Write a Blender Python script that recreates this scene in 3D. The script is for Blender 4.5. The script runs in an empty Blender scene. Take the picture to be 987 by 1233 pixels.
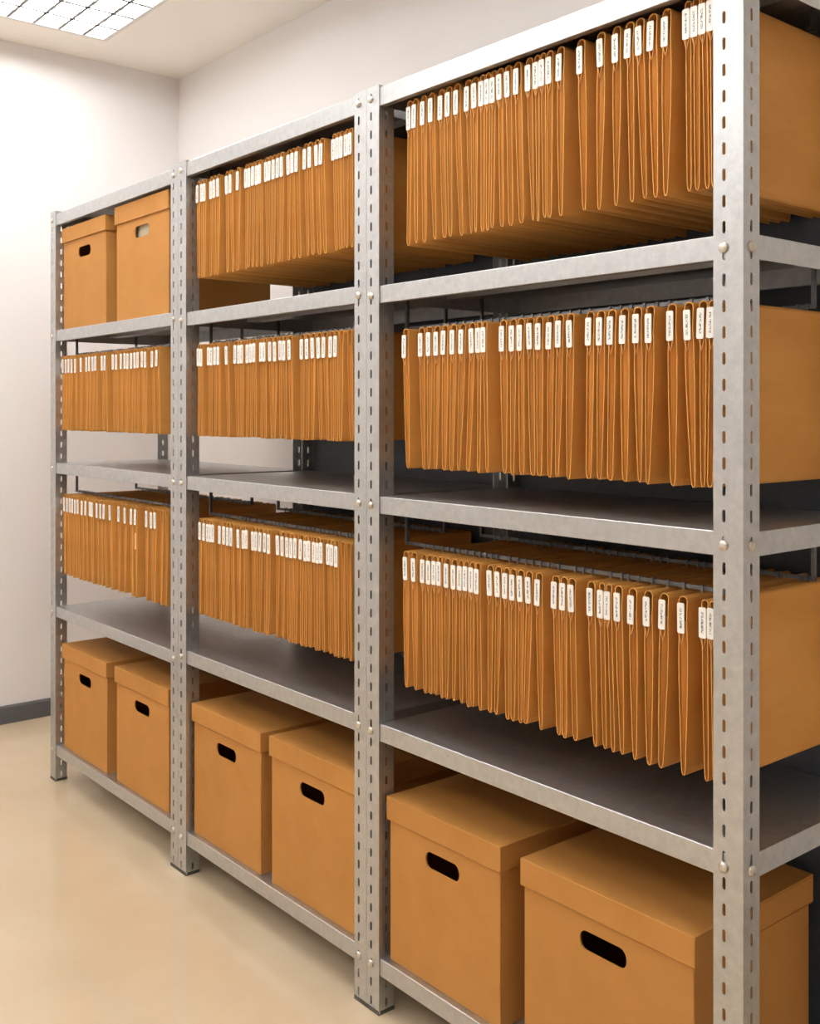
LAMP_STRENGTH = 32; EXPOSURE = 0.0
import bpy, math, random

from mathutils import Vector, Matrix
random.seed(11)
S = bpy.context.scene
COL = S.collection

# ------------------------------------------------------------------ materials
def lin(r, g, b):
    f = lambda v: (v/255/12.92) if v/255 <= .04045 else ((v/255+.055)/1.055)**2.4
    return (f(r), f(g), f(b), 1)

def base_mat(name, rough=.6, metal=0.0, spec=.5):
    m = bpy.data.materials.new(name); m.use_nodes = True
    nt = m.node_tree; b = nt.nodes['Principled BSDF']
    b.inputs['Roughness'].default_value = rough
    b.inputs['Metallic'].default_value = metal
    b.inputs['Specular IOR Level'].default_value = spec
    return m, nt, b

def nd(nt, t, **kw):
    n = nt.nodes.new(t)
    for k, v in kw.items(): setattr(n, k, v)
    return n

def coord(nt, scale=(1, 1, 1)):
    t = nd(nt, 'ShaderNodeTexCoord'); mp = nd(nt, 'ShaderNodeMapping')
    mp.inputs['Scale'].default_value = scale
    nt.links.new(t.outputs['Object'], mp.inputs['Vector'])
    return mp.outputs['Vector']

def noise(nt, vec, scale, detail=3, rough=.55):
    n = nd(nt, 'ShaderNodeTexNoise')
    n.inputs['Scale'].default_value = scale; n.inputs['Detail'].default_value = detail
    n.inputs['Roughness'].default_value = rough
    nt.links.new(vec, n.inputs['Vector'])
    return n.outputs['Fac']

def ramp(nt, fac, stops):
    r = nd(nt, 'ShaderNodeValToRGB')
    els = r.color_ramp.elements
    while len(els) < len(stops): els.new(.5)
    for e, (p, c) in zip(els, stops): e.position = p; e.color = c
    nt.links.new(fac, r.inputs['Fac'])
    return r.outputs['Color']

def bump(nt, b, fac, strength, dist=.001):
    n = nd(nt, 'ShaderNodeBump'); n.inputs['Strength'].default_value = strength
    n.inputs['Distance'].default_value = dist
    nt.links.new(fac, n.inputs['Height']); nt.links.new(n.outputs['Normal'], b.inputs['Normal'])

def kraft(name, dark, light, scale=(1, 1, 1), rough=.75, vary=.0, bumps=.15):
    m, nt, b = base_mat(name, rough, 0, .25)
    v = coord(nt, scale)
    f = noise(nt, v, 14, 6, .65)
    c = ramp(nt, f, [(.3, dark), (.7, light)])
    if vary:
        oi = nd(nt, 'ShaderNodeObjectInfo'); hs = nd(nt, 'ShaderNodeHueSaturation')
        mr = nd(nt, 'ShaderNodeMapRange')
        mr.inputs['To Min'].default_value = 1-vary; mr.inputs['To Max'].default_value = 1+vary*.7
        nt.links.new(oi.outputs['Random'], mr.inputs['Value'])
        nt.links.new(mr.outputs['Result'], hs.inputs['Value']); nt.links.new(c, hs.inputs['Color'])
        c = hs.outputs['Color']
    nt.links.new(c, b.inputs['Base Color'])
    bump(nt, b, noise(nt, v, 160, 2), bumps, .0006)
    return m

def metal_mat(name, dark, light, rough, metal):
    m, nt, b = base_mat(name, rough, metal)
    v = coord(nt)
    f = noise(nt, v, 55, 5, .7)
    nt.links.new(ramp(nt, f, [(.3, dark), (.72, light)]), b.inputs['Base Color'])
    r = nd(nt, 'ShaderNodeMapRange'); r.inputs['To Min'].default_value = rough-.07; r.inputs['To Max'].default_value = rough+.08
    nt.links.new(noise(nt, v, 22, 4), r.inputs['Value']); nt.links.new(r.outputs['Result'], b.inputs['Roughness'])
    return m

M = {}
M['steel'] = metal_mat('galvanised_steel', lin(184, 186, 188), lin(206, 207, 207), .38, .9)
M['bolt'] = metal_mat('zinc_bolt', lin(190, 184, 172), lin(222, 216, 204), .3, .9)
M['dark_steel'] = metal_mat('rail_steel', lin(112, 114, 117), lin(136, 138, 141), .4, .85)
M['panel'] = metal_mat('back_panel_paint', lin(66, 70, 76), lin(78, 82, 88), .5, .1)
M['foot'], _, _b = base_mat('foot_plastic', .5); _b.inputs['Base Color'].default_value = lin(70, 68, 64)
M['box'] = kraft('box_cardboard', lin(182, 126, 62), lin(191, 134, 70), (1, 1, 1), .7, .03)
M['folder'] = kraft('folder_card', lin(204, 143, 69), lin(216, 156, 82), (1, .3, 1), .6, .07)
M['docs'] = kraft('folder_filling', lin(200, 138, 64), lin(212, 150, 78), (4, 1, .4), .7, .1)
M['clip'] = kraft('tab_clip_card', lin(222, 160, 96), lin(232, 174, 112), (1, 1, 1), .5)
M['paper'] = kraft('cream_paper', lin(214, 204, 176), lin(228, 220, 196), (1, 1, 12), .8)

m, nt, b = base_mat('tab_label', .4); M['label'] = m       # white tab with a column of small grey characters
tc = nd(nt, 'ShaderNodeTexCoord'); sx = nd(nt, 'ShaderNodeSeparateXYZ'); nt.links.new(tc.outputs['Object'], sx.inputs[0])
def math_n(op, a, bv=None):
    n = nd(nt, 'ShaderNodeMath', operation=op)
    for i, q in enumerate((a, bv)):
        if q is None: continue
        if isinstance(q, (int, float)): n.inputs[i].default_value = q
        else: nt.links.new(q, n.inputs[i])
    return n.outputs[0]
inx = math_n('LESS_THAN', math_n('ABSOLUTE', sx.outputs['X']), .0021)
inz = math_n('LESS_THAN', math_n('ABSOLUTE', math_n('ADD', sx.outputs['Z'], .0365)), .0165)
oi = nd(nt, 'ShaderNodeObjectInfo')
cx = nd(nt, 'ShaderNodeCombineXYZ')
nt.links.new(math_n('MULTIPLY', sx.outputs['X'], 500), cx.inputs['X'])
nt.links.new(math_n('MULTIPLY', sx.outputs['Z'], 620), cx.inputs['Z'])
nt.links.new(math_n('MULTIPLY', oi.outputs['Random'], 300), cx.inputs['Y'])
ns = noise(nt, cx.outputs[0], 1.0, 1)
ink = math_n('MULTIPLY', math_n('MULTIPLY', inx, inz), math_n('GREATER_THAN', ns, .49))
mx = nd(nt, 'ShaderNodeMix', data_type='RGBA'); nt.links.new(ink, mx.inputs['Factor'])
mx.inputs['A'].default_value = lin(248, 244, 236); mx.inputs['B'].default_value = lin(120, 118, 124)
nt.links.new(mx.outputs['Result'], b.inputs['Base Color'])

def plaster(name, c1, c2, rough=.85):
    m, nt, b = base_mat(name, rough, 0, .2)
    v = coord(nt); nt.links.new(ramp(nt, noise(nt, v, 1.3, 4), [(.3, c1), (.7, c2)]), b.inputs['Base Color'])
    bump(nt, b, noise(nt, v, 90, 3), .06, .002)
    return m
M['wall'] = plaster('white_wall_paint', lin(236, 231, 229), lin(240, 236, 234))
M['ceiling'] = plaster('cream_ceiling_paint', lin(246, 238, 228), lin(249, 242, 233))
M['skirting'], _, _b = base_mat('grey_vinyl_skirting', .45); _b.inputs['Base Color'].default_value = lin(92, 92, 93)

m, nt, b = base_mat('polished_floor', .09, 0, .5); M['floor'] = m
v = coord(nt)
nt.links.new(ramp(nt, noise(nt, v, 2.2, 6, .6), [(.3, lin(208, 186, 155)), (.7, lin(219, 200, 171))]), b.inputs['Base Color'])
r = nd(nt, 'ShaderNodeMapRange'); r.inputs['To Min'].default_value = .05; r.inputs['To Max'].default_value = .14
nt.links.new(noise(nt, v, 3.5, 4), r.inputs['Value']); nt.links.new(r.outputs['Result'], b.inputs['Roughness'])

M['louver'] = metal_mat('louver_metal', lin(120, 118, 112), lin(140, 137, 130), .4, .2)
M['lamp_frame'], _, _b = base_mat('lamp_frame_paint', .4); _b.inputs['Base Color'].default_value = lin(222, 218, 208)
M['lamp_reflector'], _, _b = base_mat('lamp_reflector_paint', .5); _b.inputs['Base Color'].default_value = lin(240, 238, 232)
def emit(name, col, strength):
    m = bpy.data.materials.new(name); m.use_nodes = True; nt = m.node_tree
    nt.nodes.clear(); o = nd(nt, 'ShaderNodeOutputMaterial'); e = nd(nt, 'ShaderNodeEmission')
    e.inputs['Color'].default_value = col; e.inputs['Strength'].default_value = strength
    nt.links.new(e.outputs[0], o.inputs['Surface']); return m

# ------------------------------------------------------------------ mesh helpers
class MB:
    def __init__(s): s.v = []; s.f = []
    def add(s, vs, fs):
        o = len(s.v); s.v += [tuple(p) for p in vs]; s.f += [tuple(i+o for i in f) for f in fs]
    def box(s, x0, x1, y0, y1, z0, z1):
        s.add([(x0,y0,z0),(x1,y0,z0),(x1,y1,z0),(x0,y1,z0),(x0,y0,z1),(x1,y0,z1),(x1,y1,z1),(x0,y1,z1)],
              [(3,2,1,0),(4,5,6,7),(0,1,5,4),(1,2,6,5),(2,3,7,6),(3,0,4,7)])
    def prism(s, ring, a, b):
        """ring: function-free closed outline [(p,q)], a,b: callables mapping (p,q) to 3D for each end"""
        n = len(ring)
        s.add([a(p, q) for p, q in ring]+[b(p, q) for p, q in ring],
              [tuple(reversed(range(n))), tuple(range(n, 2*n))]+[(i, (i+1) % n, n+(i+1) % n, n+i) for i in range(n)])
    def tube(s, pts, r, n=6):
        pts = [Vector(p) for p in pts]; rings = []
        for i, p in enumerate(pts):
            d = (pts[min(i+1, len(pts)-1)]-pts[max(i-1, 0)]).normalized()
            u = d.cross(Vector((0, 1, .013))).normalized() if abs(d.y) < .95 else d.cross(Vector((1, 0, 0))).normalized()
            w = d.cross(u)
            rings.append([p+(u*math.cos(2*math.pi*k/n)+w*math.sin(2*math.pi*k/n))*r for k in range(n)])
        vs = [q for rg in rings for q in rg]; m = len(pts)
        fs = [(i*n+k, i*n+(k+1) % n, (i+1)*n+(k+1) % n, (i+1)*n+k) for i in range(m-1) for k in range(n)]
        fs += [tuple(reversed(range(n))), tuple(range((m-1)*n, m*n))]
        s.add(vs, fs)
    def mesh(s, name, mat, fix=False):
        me = bpy.data.meshes.new(name); me.from_pydata(s.v, [], s.f); me.materials.append(mat)
        if fix:
            import bmesh
            bm = bmesh.new(); bm.from_mesh(me); bmesh.ops.recalc_face_normals(bm, faces=bm.faces); bm.to_mesh(me); bm.free()
        me.update(); return me
    def build(s, name, mat, parent=None, loc=(0, 0, 0), fix=False):
        return put(name, s.mesh(name, mat, fix), parent, loc)

def put(name, me, parent=None, loc=(0, 0, 0), rot=(0, 0, 0)):
    o = bpy.data.objects.new(name, me); COL.objects.link(o)
    o.location = loc; o.rotation_euler = rot
    if parent: o.parent = parent
    return o

def thing(name, label, cat, loc=(0, 0, 0), group=None):
    o = bpy.data.objects.new(name, None); COL.objects.link(o); o.location = loc
    o.empty_display_size = .05
    o['label'] = label; o['category'] = cat
    if group: o['group'] = group
    return o

def struct(o): o['kind'] = 'structure'; return o
def bevel(o, w, seg=2):
    m = o.modifiers.new('edge', 'BEVEL'); m.width = w; m.segments = seg; m.limit_method = 'ANGLE'; m.angle_limit = .6
    return o

# ------------------------------------------------------------------ the room
WX, WY, RX, FY, H = -4.435, .89, 6.5, -4.0, 2.845
def slab(name, mat, *b):
    m = MB(); m.box(*b); return struct(m.build(name, mat))
slab('floor', M['floor'], WX-.1, RX+.1, FY-.1, WY+.1, -.1, 0)
slab('ceiling', M['ceiling'], WX-.1, RX+.1, FY-.1, WY+.1, H, H+.1)
slab('wall_left', M['wall'], WX-.1, WX, FY-.1, WY+.1, 0, H)
slab('wall_back', M['wall'], WX, RX, WY, WY+.1, 0, H)
slab('wall_right', M['wall'], RX, RX+.1, FY-.1, WY+.1, 0, H)
slab('wall_front', M['wall'], WX, RX, FY-.1, FY, 0, H)
def skirting(name, pts):
    m = MB(); prof = [(0, 0), (.012, 0), (.012, .066), (.008, .073), (0, .074)]
    a, b, nrm = pts
    a = Vector(a); b = Vector(b); nrm = Vector(nrm)
    m.prism(prof, lambda p, q: a+nrm*p+Vector((0, 0, q)), lambda p, q: b+nrm*p+Vector((0, 0, q)))
    return struct(m.build(name, M['skirting'], fix=True))
skirting('baseboard_left', ((WX, FY, 0), (WX, WY, 0), (1, 0, 0)))
skirting('baseboard_back', ((WX+.012, WY, 0), (RX, WY, 0), (0, -1, 0)))

# ------------------------------------------------------------------ ceiling lights
LAMP = emit('lamp_tube_glow', (.955, .98, 1.0, 1), LAMP_STRENGTH)
def ceiling_light(x0, x1, y0, y1, label):
    t = thing('ceiling_light', label, 'ceiling light', ((x0+x1)/2, (y0+y1)/2, H), 'louvred ceiling lights')
    a, b = (x1-x0)/2, (y1-y0)/2; w = .018; h = .034
    m = MB()
    m.box(-a, a, -b, -b+w, -h, 0); m.box(-a, a, b-w, b, -h, 0); m.box(-a, -a+w, -b+w, b-w, -h, 0); m.box(a-w, a, -b+w, b-w, -h, 0)
    m.build('frame', M['lamp_frame'], t)
    m = MB(); m.box(-a+w, a-w, -b+w, b-w, -.004, 0); m.build('reflector', M['lamp_reflector'], t)
    long_y = b > a; L, Wd = (b, a) if long_y else (a, b)
    for k in range(4):
        c = -Wd+w+(2*Wd-2*w)*(k+.5)/4
        m = MB()
        m.tube([(c, -L+.03, -.0145), (c, L-.03, -.0145)] if long_y else [(-L+.03, c, -.0145), (L-.03, c, -.0145)], .013, 10)
        m.build('tube', LAMP, t)
    m = MB(); z0, z1 = -h+.001, -.029
    nl = max(2, round(2*L/.1)); nw = 4
    def blade(along_y, c, lo, hi):
        p = [(-.007, z0), (.007, z0), (.0016, z1), (-.0016, z1)]
        if along_y: m.prism(p, lambda u, z: (c+u, lo, z), lambda u, z: (c+u, hi, z))
        else: m.prism(p, lambda u, z: (lo, c+u, z), lambda u, z: (hi, c+u, z))
    for k in range(1, nl):
        c = -L+2*L*k/nl; blade(not long_y, c, -Wd+w, Wd-w)
    for k in range(1, nw):
        c = -Wd+2*Wd*k/nw; blade(long_y, c, -L+w, L-w)
    m.build('louver', M['louver'], t, fix=True)
ceiling_light(-4.09, -3.49, -.82, .385, 'louvred fluorescent ceiling light by the left wall')
for i, (x, y) in enumerate(((-2.45, -.75), (-1.1, -.75), (-3.79, -2.5), (-2.45, -2.5), (-1.1, -2.5), (.6, -2.5), (2.3, -1.7))):  # unseen lamps, added to light the aisle, folder sides and back wall
    ceiling_light(x-.3, x+.3, y-.6025, y+.6025, 'added louvred fluorescent ceiling light outside the picture, '+
                  ('over the aisle by the middle unit', 'over the aisle by the right unit', 'of the far row, by the left wall',
                   'of the far row, opposite the middle unit', 'of the far row, opposite the right unit',
                   'of the far row, beyond the right unit', 'farthest to the right')[i])
ROWS = {
    'left_mid': ([-3.606, -3.578, -3.552, -3.528, -3.495, -3.446, -3.399, -3.374, -3.347, -3.324, -3.271, -3.248, -3.186, -3.162, -3.125, -3.098, -3.075, -3.05, -3.026, -3.004, -2.974, -2.953, -2.905, -2.875], 0),
    'left_low': ([-3.595, -3.566, -3.542, -3.519, -3.495, -3.474, -3.436, -3.405, -3.369, -3.352, -3.314, -3.282, -3.255, -3.211, -3.142, -3.097, -3.051, -3.021, -2.945, -2.913, -2.889, -2.847, -2.814], 2),
    'mid_top': ([-2.623, -2.6, -2.584, -2.548, -2.531, -2.509, -2.463, -2.443, -2.404, -2.362, -2.346, -2.327, -2.309, -2.294, -2.265, -2.248, -2.229, -2.209, -2.192, -2.162, -2.144, -2.125, -2.089, -2.069, -2.042, -2.021, -1.972, -1.956, -1.941, -1.922, -1.907], 0),
    'mid_mid': ([-2.619, -2.603, -2.56, -2.545, -2.525, -2.507, -2.464, -2.417, -2.398, -2.383, -2.355, -2.338, -2.322, -2.288, -2.273, -2.246, -2.224, -2.198, -2.181, -2.158, -2.103, -2.081, -2.058, -2.033, -2.009, -1.982, -1.963, -1.944, -1.912], 2),
    'mid_low': ([-2.609, -2.585, -2.566, -2.551, -2.536, -2.499, -2.476, -2.457, -2.437, -2.402, -2.375, -2.36, -2.328, -2.311, -2.291, -2.269, -2.252, -2.211, -2.189, -2.167, -2.148, -2.13, -2.106, -2.087, -2.072, -2.051, -2.036, -2.021, -1.993, -1.978, -1.961, -1.939, -1.916], 2),
    'right_top': ([-1.699, -1.68, -1.653, -1.628, -1.597, -1.575, -1.55, -1.518, -1.498, -1.477, -1.461, -1.446, -1.428, -1.407, -1.382, -1.352, -1.332, -1.317, -1.3, -1.274, -1.226, -1.181, -1.147, -1.119, -1.098, -1.072, -1.044, -1.003, -0.988, -0.973, -0.958], 0),
    'right_mid': ([-1.713, -1.66, -1.635, -1.611, -1.587, -1.561, -1.534, -1.506, -1.486, -1.471, -1.42, -1.394, -1.373, -1.349, -1.326, -1.298, -1.276, -1.251, -1.205, -1.181, -1.157, -1.13, -1.103, -1.077, -1.034, -1.002, -0.975, -0.957], 0),
    'right_low': ([-1.711, -1.684, -1.653, -1.635, -1.617, -1.602, -1.579, -1.558, -1.539, -1.523, -1.506, -1.49, -1.455, -1.433, -1.411, -1.393, -1.373, -1.352, -1.327, -1.286, -1.266, -1.247, -1.203, -1.179, -1.164, -1.143, -1.113, -1.081, -1.049, -1.013, -0.972, -0.957], 0),
}
# ------------------------------------------------------------------ shelving
PH, PITCH, DEP = 2.006, .04, .43
def flange(mb, w, hole_u, to3, t=.002):
    """one perforated flange of a slotted angle: w wide, slots centred on hole_u; to3(u, z, n) -> 3D, n = 0 face / t back"""
    n = 50; hw, hh = .0030, .0095
    slot = [(hw*sx*cx_, hh*sz*cz_) for sx, sz, cx_, cz_ in
            ((1, -1, 1, .68), (1, 1, 1, .68), (1, 1, .55, 1), (-1, 1, .55, 1), (-1, 1, 1, .68), (-1, -1, 1, .68), (-1, -1, .55, 1), (1, -1, .55, 1))]
    z0 = .003
    for side in (0, t):
        flip = side > 0
        def quad(vs):
            vs = [to3(u, z, side) for u, z in vs]
            mb.add(vs, [tuple(range(len(vs)))[::-1] if flip else tuple(range(len(vs)))])
        ends = (z0, (PH-n*PITCH)/2 if False else z0)
        for k in range(n):
            za = z0+k*PITCH; zb = za+PITCH; zc = (za+zb)/2
            if k == n-1: zb = PH
            a0, a1 = hole_u-.010, hole_u+.010
            quad([(0, za), (a0, za), (a0, zb), (0, zb)]); quad([(a1, za), (w, za), (w, zb), (a1, zb)])
            s3 = [(hole_u+p, zc+q) for p, q in slot]
            corners = [(a1, za), (a1, zb), (a0, zb), (a0, za)]
            # slot point order: right-bottom, right-top, top-right, top-left, left-top, left-bottom, bottom-left, bottom-right
            quad([corners[0], corners[1], s3[1], s3[0]]); quad([corners[1], s3[2], s3[1]])
            quad([corners[1], corners[2], s3[3], s3[2]]); quad([corners[2], s3[4], s3[3]])
            quad([corners[2], corners[3], s3[5], s3[4]]); quad([corners[3], s3[6], s3[5]])
            quad([corners[3], corners[0], s3[7], s3[6]]); quad([corners[0], s3[0], s3[7]])
    for k in range(n):
        zc = z0+k*PITCH+PITCH/2
        s3 = [(hole_u+p, zc+q) for p, q in slot]
        for i in range(8):
            (u1, q1), (u2, q2) = s3[i], s3[(i+1) % 8]
            mb.add([to3(u1, q1, 0), to3(u1, q1, t), to3(u2, q2, t), to3(u2, q2, 0)], [(0, 1, 2, 3)])
    for (u1, q1), (u2, q2) in (((0, z0), (w, z0)), ((w, z0), (w, PH)), ((w, PH), (0, PH)), ((0, PH), (0, z0))):
        mb.add([to3(u1, q1, 0), to3(u2, q2, 0), to3(u2, q2, t), to3(u1, q1, t)], [(0, 1, 2, 3)])

def post_mesh(wf, ws, rear=False):
    """slotted angle, outer corner at the origin: front flange runs to -X, side flange runs back (+Y)"""
    mb = MB(); sg = -1 if rear else 1
    flange(mb, wf, wf*.64, lambda u, z, n: (-u*1.0, sg*n, z))
    flange(mb, ws, ws*.5, lambda u, z, n: (-n, sg*u, z))
    # rolled corner bead
    mb.box(-.0035, 0.0004, min(-.0004*sg, .0035*sg), max(-.0004*sg, .0035*sg), .003, PH)
    return mb.mesh('post', M['steel'], fix=True)

def bolt_mesh():
    m = MB(); n = 12
    prof = [(0.0085, 0), (.0085, .0022), (.007, .0042), (.0035, .0054)]
    vs = [(r*math.cos(2*math.pi*k/n), -h, r*math.sin(2*math.pi*k/n)) for r, h in prof for k in range(n)]
    fs = [(i*n+k, (i+1)*n+k, (i+1)*n+(k+1) % n, i*n+(k+1) % n) for i in range(len(prof)-1) for k in range(n)]
    fs.append(tuple(range((len(prof)-1)*n, len(prof)*n)))
    m.add(vs, fs); me = m.mesh('bolt', M['bolt'], fix=True)
    for p in me.polygons: p.use_smooth = True
    return me
BOLT = bolt_mesh()

def shelf_mesh(w, lip):
    """folded steel shelf, front left top corner at the origin, w wide"""
    m = MB(); r, t = .0022, .0012
    def lipped(y0, y1, f):
        arc = [(f*(r-r*math.sin(a)), -(r-r*math.cos(a))) for a in [math.pi/2*k/4 for k in range(5)]]
        return arc
    D = DEP-.006; y0 = 0
    # outline of the C-profile in (y, z), front lip to back lip, then back along the inside
    fr = [(r-r*math.sin(a), -r+r*math.cos(a)) for a in [math.pi/2*k/4 for k in range(5)]]        # top -> front
    bk = [(D-y, z) for y, z in fr]
    outer = [(.014, -lip), (0.001, -lip), (0, -lip+.001)]+list(reversed(fr))+bk+[(D, -lip+.001), (D-.001, -lip), (D-.014, -lip)]
    inner = [(D-.014, -lip+t), (D-t, -lip+t), (D-t, -t), (t, -t), (t, -lip+t), (.014, -lip+t)]
    ring = outer+inner
    n = len(ring)
    vs = [(0, y, z) for y, z in ring]+[(w, y, z) for y, z in ring]
    m.add(vs, [(i, (i+1) % n, n+(i+1) % n, n+i) for i in range(n)])
    for x in (0, w-t): m.box(x, x+t, t, D-t, -lip, -t*.5)
    # stiffening channel under the panel
    m.box(.002, w-.002, D/2-.02, D/2+.02, -.018, -t)
    return m.mesh('shelf', M['steel'], fix=True)

def rail_mesh(w):
    m = MB(); m.box(0, w, -.0018, .0018, -.0035, .0035)
    for x in (.0, w-.006): m.box(x, x+.006, -.004, .004, -.0035, RAIL_UP)
    return m.mesh('hanging_rail', M['dark_steel'])

UNITS = {   # x0, x1, left post width, right post width, {shelf: top height}, label
 'left': (-3.674, -2.7040, .047, .046, dict(S5=1.995, S4=1.585, S3=1.120, S2=.616, S1=.128),
          'grey slotted-angle shelving unit farthest from the viewer, by the white left wall'),
 'middle': (-2.7035, -1.8235, .0465, .044, dict(S5=2.001, S4=1.579, S3=1.120, S2=.631, S1=.123),
          'grey slotted-angle shelving unit standing between the other two'),
 'right': (-1.8230, -.891, .044, .052, dict(S5=2.001, S4=1.573, S3=1.119, S2=.629, S1=.123),
          'grey slotted-angle shelving unit nearest the viewer, with the open right side'),
}
ROWZ = {    # arch top, bottom of the hanging rows
 'left_mid': (1.495, 1.235), 'left_low': (1.011, .729),
 'mid_top': (1.943, 1.6715), 'mid_mid': (1.488, 1.234), 'mid_low': (1.005, .7375),
 'right_top': (1.957, 1.653), 'right_mid': (1.477, 1.183), 'right_low': (1.007, .720),
}
YF = .02    # front plane of folders
RAIL_Y = (.075, .30)
RAIL_DZ = .0062
for bay, (x0, x1, wl, wr, lv, label) in UNITS.items():
    u = thing('shelving_unit', label, 'shelving', ((x0+x1)/2, DEP/2, 0), 'galvanised shelving units')
    ox, oy = -(x0+x1)/2, -DEP/2
    def post(x, y, wf, ws, rear):
        p = put('post', post_mesh(wf, ws, rear), u, (x+ox, y+oy, 0))
        m = MB(); sg = -1 if rear else 1
        m.box(-wf, .0002, min(-.001*sg, .004*sg), max(-.001*sg, .004*sg), 0, .009)
        m.box(-.004, .0002, min(.004*sg, (ws+.001)*sg), max(.004*sg, (ws+.001)*sg), 0, .009)
        m.build('foot', M['foot'], p)
        return p
    pl = post(x0+wl, 0, wl, .041, False); pr = post(x1, 0, wr, .044, False)
    post(x0+wl, DEP, wl, .041, True); post(x1, DEP, wr, .044, True)
    sx0, sx1 = x0+wl+.0006, x1-.0026
    for k, z in lv.items():
        lip = .041 if k == 'S5' else .038
        put('shelf', shelf_mesh(sx1-sx0, lip), u, (sx0+ox, .0026+oy, z))
        for p, wf in ((pl, wl), (pr, wr)):
            put('bolt', BOLT, p, (-wf*.64, 0, z-.021))
        if bay == 'right':
            put('bolt', BOLT, pr, (0, .022, z-.021), (0, 0, math.pi/2))
    if bay != 'left':
        m = MB(); m.box(sx0+ox, x1-.003+ox, DEP+.0004+oy, DEP+.0014+oy, lv['S1']-.03, lv['S5']-.002)
        m.build('back_panel', M['panel'], u)['label'] = 'dark grey steel back panel'
    for row, (zt, zb) in ROWZ.items():
        if not row.startswith({'left': 'left', 'middle': 'mid', 'right': 'right'}[bay]): continue
        up = lv[{'top': 'S5', 'mid': 'S4', 'low': 'S3'}[row.split('_')[1]]]
        RAIL_UP = up-.0012-(zt+RAIL_DZ)
        for y in RAIL_Y:
            xa = sx0+.001; put('hanging_rail', rail_mesh(ROWS[row][0][-1]+.014-xa), u, (xa+ox, y+oy, zt+RAIL_DZ))

# ------------------------------------------------------------------ archive boxes
def archive_box(x0, x1, z0, h, label, group, filled=False, yb=.368, yf=.012, lid_h=.05, yaw=0):
    W, D = x1-x0, yb-yf
    t = thing('archive_box', label, 'box', ((x0+x1)/2, (yf+yb)/2, z0+.0008), group)
    t.rotation_euler[2] = yaw
    e = .006; a, b = W/2-e, D/2-e; th = .004; hb = h-.004
    m = MB()
    # front wall with the hand hole
    hw, hh, hz = .052, .0175, h-.096
    arc = []
    for cx_, cz_, s in ((hw-hh*.85, 0, 0), (-(hw-hh*.85), 0, math.pi)):
        for k in range(9):
            an = -math.pi/2+math.pi*k/8+s; arc.append((cx_+hh*.85*math.cos(an)*1.0, cz_+hh*math.sin(an)))
    n = len(arc)
    for yy, flip in ((-b, False), (-b+th, True)):
        outer = []
        for px, pz in arc:   # project each rim point out to the wall rectangle
            pass
        A = [(-a, 0), (a, 0), (a, hb), (-a, hb)]
        q = [(p, hz+z) for p, z in arc]
        vs = [(p, yy, z) for p, z in q]+[(p, yy, z) for p, z in A]
        R, B_, Cn, Dn = n+1, n, n+2, n+3
        fs = []
        for i in range(8): fs.append((R if i < 4 else Cn, i+1, i))
        fs.append((R, Cn, 4)); 
        for i in range(9, 17): fs.append((Dn if i < 13 else B_, i+1, i))
        fs.append((Dn, B_, 13)); fs.append((Cn, Dn, 9, 8)); fs.append((B_, R, 0, 17))
        m.add(vs, fs)
    q = [(p, hz+z) for p, z in arc]
    for i in range(n):
        (p1, z1), (p2, z2) = q[i], q[(i+1) % n]
        m.add([(p1, -b, z1), (p1, -b+th, z1), (p2, -b+th, z2), (p2, -b, z2)], [(0, 1, 2, 3)])
    m.box(-a, a, b-th, b, 0, hb); m.box(-a, -a+th, -b+th, b-th, 0, hb); m.box(a-th, a, -b+th, b-th, 0, hb)
    m.box(-a+th, a-th, -b+th, b-th, 0, th)
    # folded corner flaps visible as a seam on the right side
    m.box(a, a+.0012, -b+.001, -b+.012, .001, hb)
    m.build('box_body', M['box'], t, fix=True)
    m = MB(); a, b = W/2, D/2; tl = .003; zl = h-lid_h
    m.box(-a, a, -b, b, h-tl, h)
    m.box(-a, a, -b, -b+tl, zl, h-tl); m.box(-a, a, b-tl, b, zl, h-tl)
    m.box(-a, -a+tl, -b+tl, b-tl, zl, h-tl); m.box(a-tl, a, -b+tl, b-tl, zl, h-tl)
    lid = m.build('lid', M['box'], t)
    mod = lid.modifiers.new('weld', 'WELD'); mod.merge_threshold = .0001
    bevel(lid, .0013, 2)
    if filled:
        m = MB(); m.box(-W/2+.02, W/2-.02, -D/2+.022, D/2-.02, .0045, h-.055); m.build('paper_stack', M['paper'], t)
    return t
L1, L2, L3 = UNITS['left'][4], UNITS['middle'][4], UNITS['right'][4]
BG = 'lidded kraft archive boxes'
archive_box(-3.6, -3.232, L1['S4'], .352, 'kraft archive box, left of the pair under the top shelf', BG)
archive_box(-3.163, -2.79, L1['S4'], .362, 'kraft archive box, right of the top pair, pale paper in its handle hole', BG, True, lid_h=.056)
archive_box(-3.598, -3.226, L1['S1'], .360, 'kraft archive box on the bottom shelf farthest from the viewer', BG)
archive_box(-3.163, -2.79, L1['S1'], .363, 'kraft archive box on the bottom shelf, second from the far left end', BG)
archive_box(-2.648, -2.283, L2['S1'], .362, 'kraft archive box, left one on the bottom shelf of the middle unit', BG)
archive_box(-2.243, -1.878, L2['S1'], .367, 'kraft archive box, right one on the bottom shelf of the middle unit', BG)
archive_box(-1.768, -1.4205, L3['S1'], .351, 'kraft archive box, left one on the bottom shelf of the nearest unit', BG)
archive_box(-1.368, -.985, L3['S1'], .349, 'largest-looking kraft archive box, nearest the viewer at the lower right', BG)

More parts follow.
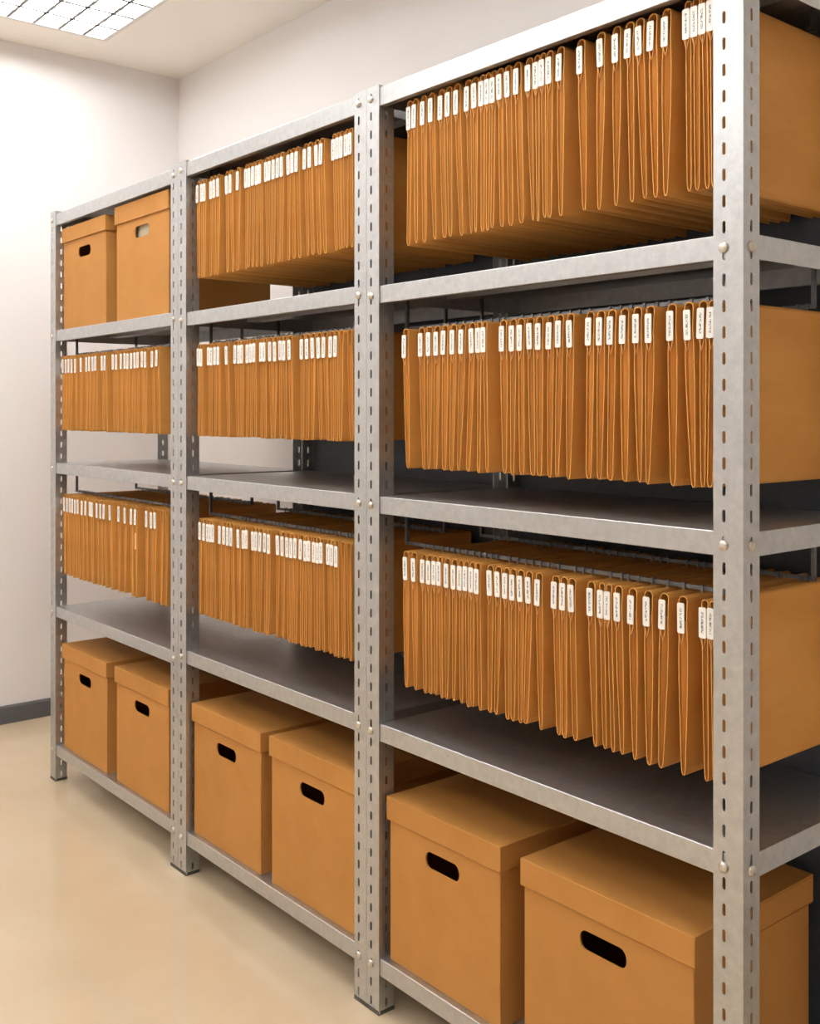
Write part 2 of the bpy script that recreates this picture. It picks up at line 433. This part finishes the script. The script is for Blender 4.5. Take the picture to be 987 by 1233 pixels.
# ------------------------------------------------------------------ hanging folders
ONES = 'first second third fourth fifth sixth seventh eighth ninth tenth eleventh twelfth thirteenth fourteenth fifteenth sixteenth seventeenth eighteenth nineteenth'.split()
def ordinal(n):
    if n < 20: return ONES[n-1]
    t, o = divmod(n, 10); w = {2: 'twent', 3: 'thirt'}[t]
    return w+'ieth' if o == 0 else w+'y-'+ONES[o-1]
ROWNAME = {'left_mid': ('upper row', 'left unit'), 'left_low': ('lower row', 'left unit'),
           'mid_top': ('top row', 'middle unit'), 'mid_mid': ('centre row', 'middle unit'), 'mid_low': ('lowest row', 'middle unit'),
           'right_top': ('top row', 'right unit'), 'right_mid': ('centre row', 'right unit'), 'right_low': ('lowest row', 'right unit')}
FD = .37   # folder depth
def pocket_outline(hgt, wt, wb, wm, lean, rnd):
    """closed outline in (x, z), z = 0 at the top of the arch; bottom V rounded"""
    prof = [(0.0, .30, 0), (.012, .75, 0), (.04, 1.0, 0), (.12, None, .15), (.30, None, .5), (.50, None, .85), (.70, None, .95), (.86, None, .6)]
    left, right = [], []
    for f, k, q in prof:
        w = wb*k if k is not None else wb+(wm-wb)*q
        z = -hgt+f*hgt; c = lean*(1-f)**1.3
        bl = rnd[0]*math.sin(f*math.pi)*.0007; br = rnd[1]*math.sin(f*math.pi)*.0007
        left.append((c-w/2-bl, z)); right.append((c+w/2+br, z))
    r = wt/2
    for an in (0, 30, 60, 90):
        an = math.radians(an); left.append((-r*math.cos(an), -r*.9+r*.9*math.sin(an)))
        if an < 1.5: right.append((r*math.cos(an), -r*.9+r*.9*math.sin(an)))
    return left, right

def folder(row, i, n, x, wtop, wbody, wbot, lean, hgt, zt, tab, label, group, near):
    rng = random.Random(hash_of(row, i))
    t = thing('hanging_folder', label, 'folder', (x, YF, zt), group)
    left, right = pocket_outline(hgt, wtop, wbot, wbody, lean, (rng.uniform(-1, 1), rng.uniform(-1, 1)))
    ring = left+right[::-1]; k = len(ring); th = .0016
    cz = sum(p[1] for p in ring)/k
    inner = []
    for j, (p, q) in enumerate(ring):   # inset along the outline normal
        a, b = ring[j-1], ring[(j+1) % k]
        tx, tz = b[0]-a[0], b[1]-a[1]; l = math.hypot(tx, tz) or 1
        inner.append((p+th*tz/l, q-th*tx/l))
    yaw = rng.uniform(-.0005, .0005)
    vs = [(p, 0, q) for p, q in ring]+[(p, 0, q) for p, q in inner]+[(p+yaw, FD, q) for p, q in ring]+[(p+yaw, FD, q) for p, q in inner]
    fs = []
    for j in range(k):
        g = (j+1) % k
        fs += [(j, g, k+g, k+j), (2*k+j, 3*k+j, 3*k+g, 2*k+g), (j, 2*k+j, 2*k+g, g), (k+j, k+g, 3*k+g, 3*k+j)]
    m = MB(); m.add(vs, fs); m.build('pocket', M['folder'], t, fix=True)
    # filling: thin folded sheets seen edge-on in the mouth of the pocket
    m = MB(); il, ir = [], []
    for (p, q), (p2, q2) in zip(left[1:8], right[1:8]): il.append((p+th*1.25, q)); ir.append((p2-th*1.25, q2))
    il[0] = (il[0][0], il[0][1]+.002); ir[0] = (ir[0][0], ir[0][1]+.002)
    ns = rng.choice((2, 3, 3)); pts = 2*ns+1
    vs = []
    for (p, q), (p2, _) in zip(il, ir):
        for j in range(pts): vs.append((p+(p2-p)*j/(pts-1), .001+(.0048 if j % 2 == 0 else 0)+.001*rng.random(), q))
    nb = len(vs)
    for (p, q), (p2, _) in zip(il, ir): vs += [(p, FD-.01, q), (p2, FD-.01, q)]
    R = len(il); fs = []
    for r_ in range(R-1):
        for j in range(pts-1): fs.append((r_*pts+j, r_*pts+j+1, (r_+1)*pts+j+1, (r_+1)*pts+j))
        fs.append((nb+2*r_+1, nb+2*r_, nb+2*r_+2, nb+2*r_+3))
        fs.append((r_*pts, (r_+1)*pts, nb+2*r_+2, nb+2*r_)); fs.append((r_*pts+pts-1, nb+2*r_+1, nb+2*r_+3, (r_+1)*pts+pts-1))
    fs.append(tuple(range(pts-1, -1, -1))+(nb, nb+1)); e = (R-1)*pts
    fs.append(tuple(range(e, e+pts))+(nb+2*R-1, nb+2*R-2))
    m.add(vs, fs); m.build('documents', M['docs'], t, fix=True)
    # hooks over the two rails
    for y in RAIL_Y:
        yy = y-YF; w = .0022; rt = RAIL_DZ+.0041
        m = MB()
        for a, b in (((yy-.0042, -.001), (yy-.0030, rt)), ):
            m.box(-w, w, a[0], b[0], a[1], b[1])
        m.box(-w, w, yy-.0042, yy+.0042, rt, rt+.0012); m.box(-w, w, yy+.003, yy+.0042, rt-.006, rt)
        m.build('hook', M['dark_steel'], t)
    if tab:
        m = MB(); zz0, zz1, c = -.061, -.0125, .0018; hw = min(.0066, wtop/2)
        dz = rng.uniform(-.0012, .0012)
        oc = [(-hw+c, zz0), (hw-c, zz0), (hw, zz0+c), (hw, zz1-c), (hw-c, zz1), (-hw+c, zz1), (-hw, zz1-c), (-hw, zz0+c)]
        m.prism(oc, lambda p, q: (p, -.0022, q), lambda p, q: (p, -.0004, q))
        o = m.build('label_tab', M['label'], t, (-.0035, 0, dz), fix=True)
        tilt = max(0, min(.035, (wtop-.0128)/.13)); o.rotation_euler = (rng.uniform(-.003, .003), rng.uniform(-tilt, tilt), 0)
        o['label'] = 'white tab with small grey characters'
        if near:
            m = MB()
            m.tube([(-.0065, -.0018, -.060), (-.0045, -.002, -.068), (-.0018, -.002, -.078), (.0006, -.002, -.070), (.003, -.0018, -.060)], .00085, 5)
            m.build('tab_clip', M['clip'], t)
    return t

def hash_of(row, i):
    return sum(ord(ch)*(k+3) for k, ch in enumerate(row))*101+i*7919

for row, (xs, nolab) in ROWS.items():
    zt, zb = ROWZ[row]; n = len(xs); rn, bn = ROWNAME[row]
    rng = random.Random(hash_of(row, 999))
    near = row.startswith('right')
    limit = {'left': -2.712, 'mid_': -1.832, 'righ': -.900}[row[:4]]
    gaps = [xs[i+1]-xs[i] for i in range(n-1)]+[min(.03, limit-xs[-1])]
    prev_right = -9; 
    # bottoms: own position plus a slow wander, kept in order
    wl = 0; leans = []
    for i in range(n):
        wl = .55*wl+rng.uniform(-1, 1)*max(.005, min(.012, .34*gaps[i])); leans.append(wl)
    bot = [x+l for x, l in zip(xs, leans)]
    gmin = [min(gaps[i], gaps[i-1] if i else gaps[i]) for i in range(n)]
    wbot = [min(rng.uniform(.008, .014), .62*g) for g in gmin]
    for _ in range(200):
        for i in range(n-1):
            need = max((wbot[i]+wbot[i+1])/2+.0024, .62*gaps[i]); g = bot[i+1]-bot[i]
            if g < need: q = (need-g)/2; bot[i] -= q; bot[i+1] += q
    for i in range(n-1):
        gb = bot[i+1]-bot[i]
        if gb < gaps[i]*.66: wbot[i] = min(wbot[i], .5*gb); wbot[i+1] = min(wbot[i+1], .5*gb)
    first_left = {'left': -3.624, 'mid_': -2.654, 'righ': -1.776}[row[:4]]
    sh = max(0, first_left+.010-bot[0])
    for i in range(n):
        bot[i] += sh*max(0, 1-i/9)
    for i in range(n-1):
        bot[i+1] = max(bot[i+1], bot[i]+max((wbot[i]+wbot[i+1])/2+.0024, .62*gaps[i]))
    for i, x in enumerate(xs):
        tab = i < n-nolab
        lab = 'kraft hanging folder %s white tab, %s from the left, %s of the %s' % ('with' if tab else 'without', ordinal(i+1), rn, bn)
        wtop = min(.0175, gmin[i]-.0018); wbody = min(.019, gmin[i]*.72)
        f = folder(row, i, n, x, wtop, wbody, wbot[i], bot[i]-x, zt-zb+rng.uniform(-.002, .002), zt, tab, lab,
                   'hanging folders in the %s of the %s' % (rn, bn), near)
        if row == 'left_low' and i == 17:
            m = MB(); m.box(-.006, .006, -.0022, -.0004, -.135, -.085); o = m.build('paper_slip', M['clip'], f)
            o['label'] = 'pale paper slip hanging below the tab'

# ------------------------------------------------------------------ camera and view
cam = bpy.data.cameras.new('camera'); co = bpy.data.objects.new('camera', cam); COL.objects.link(co)
co.location = (0, -1.3853, 1.3040); co.rotation_euler = (math.pi/2, 0, math.radians(50.396))
cam.sensor_fit = 'HORIZONTAL'; cam.sensor_width = 36; cam.lens = 1260.46*36/987
cam.shift_y = -(616.5-494.12)/987; cam.clip_start = .05; cam.clip_end = 50
S.camera = co
w = bpy.data.worlds.new('world'); S.world = w; w.use_nodes = True
w.node_tree.nodes['Background'].inputs['Color'].default_value = (.05, .05, .05, 1)
S.view_settings.view_transform = 'Standard'; S.view_settings.look = 'None'
S.view_settings.exposure = EXPOSURE; S.view_settings.gamma = 1; S.view_settings.use_curve_mapping = False
S.cycles.use_denoising = True
S.cycles.max_bounces = 8; S.cycles.diffuse_bounces = 5; S.cycles.glossy_bounces = 3
